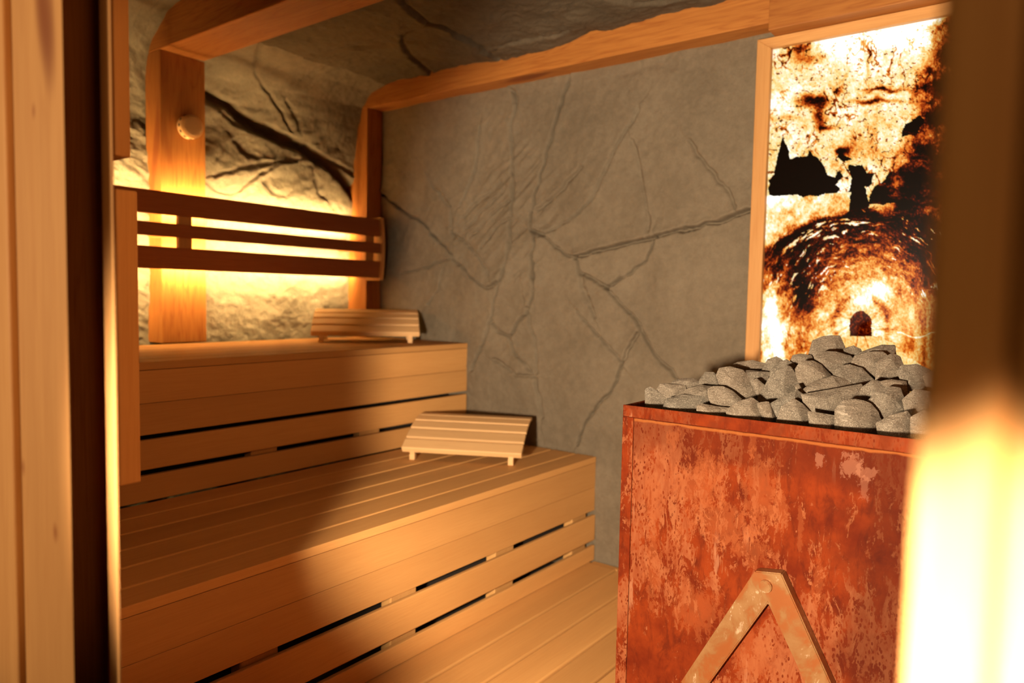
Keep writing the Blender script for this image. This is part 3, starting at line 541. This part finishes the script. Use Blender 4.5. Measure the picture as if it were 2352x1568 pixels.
# the picture itself, painted in its own coordinates (a = across, b = down)
nu, nv = 400, 760
ug = np.linspace(FY1 + .004, FY0 - .004, nu); vg = np.linspace(FZ1 + .004, FZ0 - .004, nv)
Ug, Vg = np.meshgrid(ug, vg, indexing='ij')
Hm = HOMOG
wq = Hm[2][0] * Ug + Hm[2][1] * Vg + Hm[2][2]
a = (Hm[0][0] * Ug + Hm[0][1] * Vg + Hm[0][2]) / wq; b = (Hm[1][0] * Ug + Hm[1][1] * Vg + Hm[1][2]) / wq
n1 = fbm(a / 38, b / 38, 6, 101, .62); n2 = fbm(a / 9, b / 14, 4, 107, .6); n3 = fbm(a / 60, b / 45, 4, 113)
wa = a + 22 * (fbm(a / 30, b / 30, 4, 121) - .5); wb = b + 22 * (fbm(a / 30, b / 30, 4, 131) - .5)
# upper rock face
top = .86 + .50 * (n1 - .5) + .30 * (n2 - .5) - .5 * sst(fbm(a / 7 + b / 30, b / 5, 4, 221, .65), .36, .26)
rid = 1 - np.abs(2 * fbm(wa / 26, wb / 40, 4, 141) - 1); top -= .50 * sst(rid, .90, .99) * sst(n3, .40, .60)
top += .42 * sst(wb, 175, 70) * sst(wa, 1840, 1930)
top += .12 * sst(np.hypot(a - 1800, (b - 250)), 80, 20)
for (px, py, rx, ry, k) in ((1865, 232, 34, 13, .75), (1885, 262, 12, 34, .55), (1860, 135, 40, 12, .35), (2010, 232, 60, 6, .55), (1895, 290, 30, 6, .5), (1800, 270, 34, 8, .3), (1835, 110, 20, 10, .5), (2035, 205, 50, 5, .6), (1960, 330, 60, 30, .15), (1925, 210, 8, 8, .4), (1998, 150, 5, 40, .3), (1935, 345, 14, 12, .8)):
    top -= k * np.exp(-((wa - px) / rx) ** 2 - ((wb - py) / ry) ** 2) * (.5 + n2)
xe = np.interp(b, [40, 60, 110, 160, 210, 260, 330, 380, 430], [2155, 2138, 2122, 2110, 2100, 2092, 2080, 2055, 2015])
edge = sst(wa - xe, -34, 60); top = top * (1 - edge) + edge * (.10 + 1.5 * (n1 - .47) + .5 * (n2 - .5))
top = np.where(wa > xe + 14, np.minimum(top, .62), top)
L = top
def black(poly, f=.0):
    global L
    m = inpoly(wa, wb, poly); L = np.where(m, np.minimum(L, f + .04 * n1), L)
black([(1794, 316), (1810, 342), (1819, 360), (1851, 358), (1854, 343), (1866, 357), (1892, 377), (1904, 395), (1919, 405), (1931, 392), (1935, 407), (1919, 417), (1928, 433), (1922, 450), (1907, 450), (1857, 448), (1763, 448), (1762, 418), (1772, 406), (1781, 362)])
black([(1954, 383), (1986, 377), (1992, 392), (2007, 398), (2003, 420), (1988, 424), (1994, 452), (2000, 500), (1948, 500), (1947, 450)])
black([(1925, 362), (1931, 346), (1945, 360), (1956, 366), (1942, 374)])
black([(2070, 316), (2077, 283), (2112, 263), (2124, 283), (2104, 312)])
black([(2040, 400), (2160, 340), (2160, 470), (1995, 470), (2000, 440)], .02)
L = np.maximum(L, np.where((a > 1990) & (b > 300), .10 + 1.3 * (fbm(wa / 34, wb / 16, 5, 211, .6) - .50), 0))
# tunnel below
cx, cy = 1985., 745.
dx, dy = a - cx, (b - cy) * .92; r = np.hypot(dx, dy); th = np.arctan2(dx, -dy)
rw_ = r + 26 * (fbm(a / 40, b / 40, 4, 151) - .5); 
streak = fbm(th * 9, rw_ / 5.5, 4, 161, .62); streak2 = fbm(th * 10 + rw_ / 30, rw_ / 11, 5, 171, .66); rad = fbm(th * 7 + rw_ / 40, rw_ / 30, 4, 175)
base = np.interp(r, [0, 45, 90, 140, 185, 230, 270, 330], [.58, .60, .54, .40, .25, .15, .09, .07])
tun = base + .62 * (streak - .5) * np.interp(r, [60, 200], [.5, 1]) + .50 * (streak2 - .5)
side = sst(np.abs(th), .95, 1.55); tun = tun * (1 - side) + side * (base + .22 + .55 * (rad - .5) + .5 * (streak2 - .5))
tun += .55 * sst(n3, .38, .60) * sst(streak, .64, .72) * sst(r, 95, 150) * (1 - side * .6)
lf = sst(wa, 1850, 1775) * sst(wb, 560, 680); tun += lf * (.30 + .9 * (n2 - .45))
lf2 = np.exp(-((wa - 1772) / 22) ** 2) * sst(wb, 640, 720); tun += .40 * lf2
dk = np.exp(-((wa - 1845) / 26) ** 2 - ((wb - 690) / 60) ** 2); tun -= .42 * dk
rt = sst(wa, 2040, 2090) * sst(wb, 670, 700); tun = tun * (1 - rt) + rt * (.57 + .55 * (fbm(a / 9, b / 50, 4, 181) - .5))
for (px, py, s_, k, kk) in ((2020, 665, 17, .40, 55), (1976, 691, 8, .4, 24)):
    d = np.hypot((a - px) * .8, b - py); tun += k * np.exp(-(d / s_) ** 2) + .30 * np.exp(-d / kk)
arch = np.abs(np.hypot((a - 1978), (b - 748) * .9) - 62); tun -= .30 * np.exp(-(arch / 9) ** 2) * (b < 790) * (np.abs(a - 1978) > 25)
hole = (np.abs(a - 1977) < 25 - np.clip(740 - b, 0, 99) ** 2 * .028 + 4 * (n2 - .5)) & (b > 714) & (b < 771 + 3 * n2)
tun = np.where(hole, .26 + .05 * n2, tun)
flr = (b > 772) & (np.abs(a - 1985) < 38 + (b - 772) * 1.4); tun = np.where(flr, .74 + .22 * (fbm(a / 30, b / 5, 3, 191) - .5), tun)
rails = np.exp(-((a - 1970 + (b - 772) * .15) / 1.6) ** 2) + np.exp(-((a - 1986 - (b - 772) * .35) / 1.6) ** 2); tun -= .25 * rails * flr
cab = np.exp(-((b - 763 - 12 * np.sin(np.clip((a - 2070) / 70, 0, 1) * 3.1)) / 1.6) ** 2) * (a > 2060); tun += .3 * cab
cyb = 483 + .0016 * (a - 1990) ** 2
k = sst(wb - cyb, -9, 12)
left = (wa < 1955) & (wb > 446) & (wb < cyb)
L = np.where(left, .72 + 1.0 * (n1 - .5) + .5 * (n2 - .5) + .25 * sst(wa, 1830, 1770), L)
L = L * (1 - k) + tun * k
fine = fbm(a / 3.2, b / 3.8, 3, 201, .6); L = (L - .5) * 1.12 + .5 + .42 * (fine - .5)
L = np.clip(L, 0, 1.25)
kx = [0, .12, .28, .42, .56, .70, .84, 1.0, 1.15]
col = np.stack([np.interp(L, kx, c) for c in ([.0, .003, .07, .42, .85, 1.0, 1.05, 1.2, 1.7], [.0, .0, .003, .045, .20, .50, .80, 1.0, 1.6], [.0, .0, .0, .003, .018, .10, .32, .70, 1.4])], -1)
me = sgrid('picture', np.stack([np.full(Ug.shape, 2.6505), Ug, Vg], -1), None)
ca = me.color_attributes.new('picture_ink', 'FLOAT_COLOR', 'POINT')
ca.data.foreach_set('color', np.concatenate([col, np.ones(col.shape[:2] + (1,))], -1).reshape(-1).astype('f'))
n = NT('backlit_print', .35)
at = n.t.nodes.new('ShaderNodeAttribute'); at.attribute_name = 'picture_ink'
n.l(at.outputs['Color'], n.b.inputs['Emission Color']); n.b.inputs['Emission Strength'].default_value = 1.0
n.b.inputs['Base Color'].default_value = (.004, .002, .001, 1); n.b.inputs['Specular IOR Level'].default_value = .05
obj('picture', me, n.m, pic)

# ================================================================ HEATER
hx0, hx1, hy0, hy1, hz0, hz1 = 1.650, 2.36, .145, .887, -1.127, -.272
ht = thing('sauna_heater', (2.0, .52, hz0), 'rusty red steel sauna heater box filled with grey stones', 'heater')
tk = .006
# open-topped box
bm = bmesh.new()
bm_box(bm, hx0, hx0 + tk, hy0, hy1, hz0 + .001, hz1, .001, 1); bm_box(bm, hx1 - tk, hx1, hy0, hy1, hz0 + .001, hz1, .001, 1)
bm_box(bm, hx0 + tk, hx1 - tk, hy0, hy0 + tk, hz0 + .001, hz1, .001, 1); bm_box(bm, hx0 + tk, hx1 - tk, hy1 - tk, hy1, hz0 + .001, hz1, .001, 1)
obj('casing', bm, M_rust, ht)
box_obj('stone_tray', hx0 + .008, hx1 - .008, hy0 + .008, hy1 - .008, hz1 - .13, hz1 - .11, M_dark, ht, 0)
# top lip, left edge strip, front panel
n_, v_, c_, a_, b_ = rust_mat('rusted_lip', .35); n_.l(n_.mix(n_.step(n_.noise(v_, 14, 4), .5, .65), c_, (.11, .018, .004)), n_.b.inputs['Base Color']); n_.bump(a_, .001, .5); M_lip = n_.m
box_obj('top_lip', hx0 - .0045, hx0 - .0003, hy0, hy1, hz1 - .0285, hz1 + .001, M_lip, ht, .0015, 2)
box_obj('edge_strip', hx0 - .0045, hx0 - .0003, hy1 - .031, hy1, hz0 + .002, hz1 - .0290, M_rust, ht, .0012, 2)
# front panel with pale blotches of its own
n, v, col_, la, lb = rust_mat('rusted_front')
pcx, pcy, pcz = hx0 - .0025, (hy0 + hy1 - .032) / 2, (hz0 + hz1 - .031) / 2
def spotmask(y, z, ry, rz):
    s_ = n.sep(v); dy_ = n.mt('DIVIDE', n.mt('SUBTRACT', s_[1], y - pcy), ry); dz_ = n.mt('DIVIDE', n.mt('SUBTRACT', s_[2], z - pcz), rz)
    return n.mt('SQRT', n.mt('ADD', n.mt('MULTIPLY', dy_, dy_), n.mt('MULTIPLY', dz_, dz_)))
blot = n.noise(n.map(v, (1, 1, .6)), 70, 8, .75, .5)
def blotch(col_, y, z, ry, rz, c, k=.8, spread=1.0):
    m = n.mt('ADD', spotmask(y, z, ry, rz), n.mt('MULTIPLY', n.mt('SUBTRACT', blot, .5), 5.0 * spread))
    return n.mix(n.mt('MULTIPLY', n.step(m, 1.05, .80), k), col_, c)
# dark red ground in the right third and under the lip
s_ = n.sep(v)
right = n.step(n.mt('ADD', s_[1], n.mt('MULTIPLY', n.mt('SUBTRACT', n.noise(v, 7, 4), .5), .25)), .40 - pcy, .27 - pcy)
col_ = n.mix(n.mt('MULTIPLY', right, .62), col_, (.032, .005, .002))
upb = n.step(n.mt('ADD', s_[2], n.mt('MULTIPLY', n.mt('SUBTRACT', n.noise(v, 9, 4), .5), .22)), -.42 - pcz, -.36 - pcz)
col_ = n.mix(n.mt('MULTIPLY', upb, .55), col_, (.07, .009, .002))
# pale splashes
PB = PALE
for (y, z, ry, rz, k) in PB: col_ = blotch(col_, y, z, ry, rz, (.25, .105, .060) if z > -.42 and y < .45 else (.24, .065, .020), k * .5)
# orange run along the weld below the lip
zl = n.mt('ABSOLUTE', n.mt('SUBTRACT', n.mt('ADD', s_[2], n.mt('MULTIPLY', n.mt('SUBTRACT', n.noise(v, 18, 3), .5), .012)), hz1 - .034 - pcz))
col_ = n.mix(n.mt('MULTIPLY', n.step(zl, .0055, .001), .75), col_, (.26, .08, .018))
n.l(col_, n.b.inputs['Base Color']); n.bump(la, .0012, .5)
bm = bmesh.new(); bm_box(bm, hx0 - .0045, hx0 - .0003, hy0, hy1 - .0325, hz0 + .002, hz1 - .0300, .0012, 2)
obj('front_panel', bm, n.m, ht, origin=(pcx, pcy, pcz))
# the chevron badge: two flat bars meeting under a bolt
def ch(p, t): return Vector((1.6455 - .030 * t, p[0], p[1]))
outl = [(.524, -.609), (.465, -.600), (.353, -.811), (.290, -.930), (.352, -.930), (.405, -.829), (.492, -.675), (.620, -.904), (.634, -.930), (.693, -.930)]
bm = bmesh.new(); bm_poly(bm, outl, ch, .0025, 2); em = obj('chevron_badge', bm, M_steel, ht)
bm = bmesh.new(); bm_cyl(bm, (1.6115, .497, -.636), (-1, 0, 0), .0140, .010, 32, .002); obj('bolt', bm, M_steel, em, smooth=.6)

# stones
rs = random.Random(5)
eye = Vector((0, 0, 0))
LBL = STONELABELS
allst = []
def make_stone(pts, lab, thick=.5):
    c = sum(pts, Vector()) / len(pts); vdir = (c - eye).normalized()
    size = max((p - c).length for p in pts); mn = min((p - c).length for p in pts)
    T = thick * (size + mn) / 2
    tilt = Vector((rs.uniform(-.3, .3), rs.uniform(-.3, .3), .55)).normalized()   # ridges lean upward
    b = bmesh.new()
    for p in pts: b.verts.new(p); b.verts.new(c + (p - c) * .93 + vdir * T * .55)
    k = rs.randint(3, 4)
    for i in range(k):
        an = rs.uniform(0, 6.28); q = c + (pts[int(an / 6.2832 * len(pts)) % len(pts)] - c) * rs.uniform(.30, .62) - vdir * T * rs.uniform(.45, .85)
        b.verts.new(q)
    for i in range(4):
        an = rs.randrange(len(pts)); b.verts.new(c + (pts[an] - c) * rs.uniform(.3, .6) + vdir * T * rs.uniform(1.0, 1.5))
    for q in b.verts: q.co = c + (q.co - c) * 1.23
    res = bmesh.ops.convex_hull(b, input=b.verts[:])
    bmesh.ops.delete(b, geom=[g for g in set(res['geom_interior'] + res['geom_unused']) if isinstance(g, bmesh.types.BMVert)], context='VERTS')
    bmesh.ops.dissolve_limit(b, angle_limit=.16, verts=b.verts[:], edges=b.edges[:])
    bmesh.ops.bevel(b, geom=b.edges[:], offset=size * .05, segments=2, affect='EDGES', profile=.6, clamp_overlap=True)
    bmesh.ops.triangulate(b, faces=b.faces[:])
    bmesh.ops.subdivide_edges(b, edges=b.edges[:], cuts=1, use_grid_fill=True)
    bmesh.ops.remove_doubles(b, verts=b.verts[:], dist=.0006)
    b.normal_update()
    sd = rs.uniform(0, 90)
    co = np.array([list(q.co) for q in b.verts])
    dsp = (fbm(co[:, 0] * 30 + sd, (co[:, 1] + co[:, 2]) * 30, 3, 5) - .5) * .006
    for q, d in zip(b.verts, dsp): q.co += q.normal * float(d)
    o = obj('sauna_stone', b, M_stone, smooth=.42); tag(o, lab, 'stone', 'grey stones heaped on the heater')
    allst.append(o); return o
for i, pl in enumerate(STONES):
    make_stone([Vector(p) for p in pl], LBL[i])

# filler stones below the surface of the heap, seen through the gaps
fill = []
k = 0
for ix in range(1, 4):
    for iy in range(7):
        x = 1.745 + ix * .13 + rs.uniform(-.008, .008); y = .25 + iy * .10 + rs.uniform(-.012, .012)
        if x > 2.25 or y > .80: continue
        # height of the heap here, less a stone
        hp = min((x - 1.66) / .38, 1.0) * .115 * min(1.0, (.93 - y) / .40)
        zc = hz1 - .055 + max(0, hp) - .025
        rr = .046
        pts = []
        fwd = Vector((x, y, zc)).normalized(); rt_ = fwd.cross(Vector((0, 0, 1))).normalized(); upv = rt_.cross(fwd)
        for a_ in range(7):
            an = a_ / 7 * 6.283 + rs.uniform(-.3, .3); q = rr * rs.uniform(.75, 1.08); pts.append(Vector((x, y, zc)) + rt_ * math.cos(an) * q + upv * math.sin(an) * q * .8)
        fill.append(pts)
for i, pts in enumerate(fill):
    make_stone(pts, 'grey stone packed low in the heater heap, mostly covered by the stones above', .62)

# ---------------------------------------------------------------- lift the room onto the ground
for o in S.objects:
    if o.parent is None: o.location.z += ZO
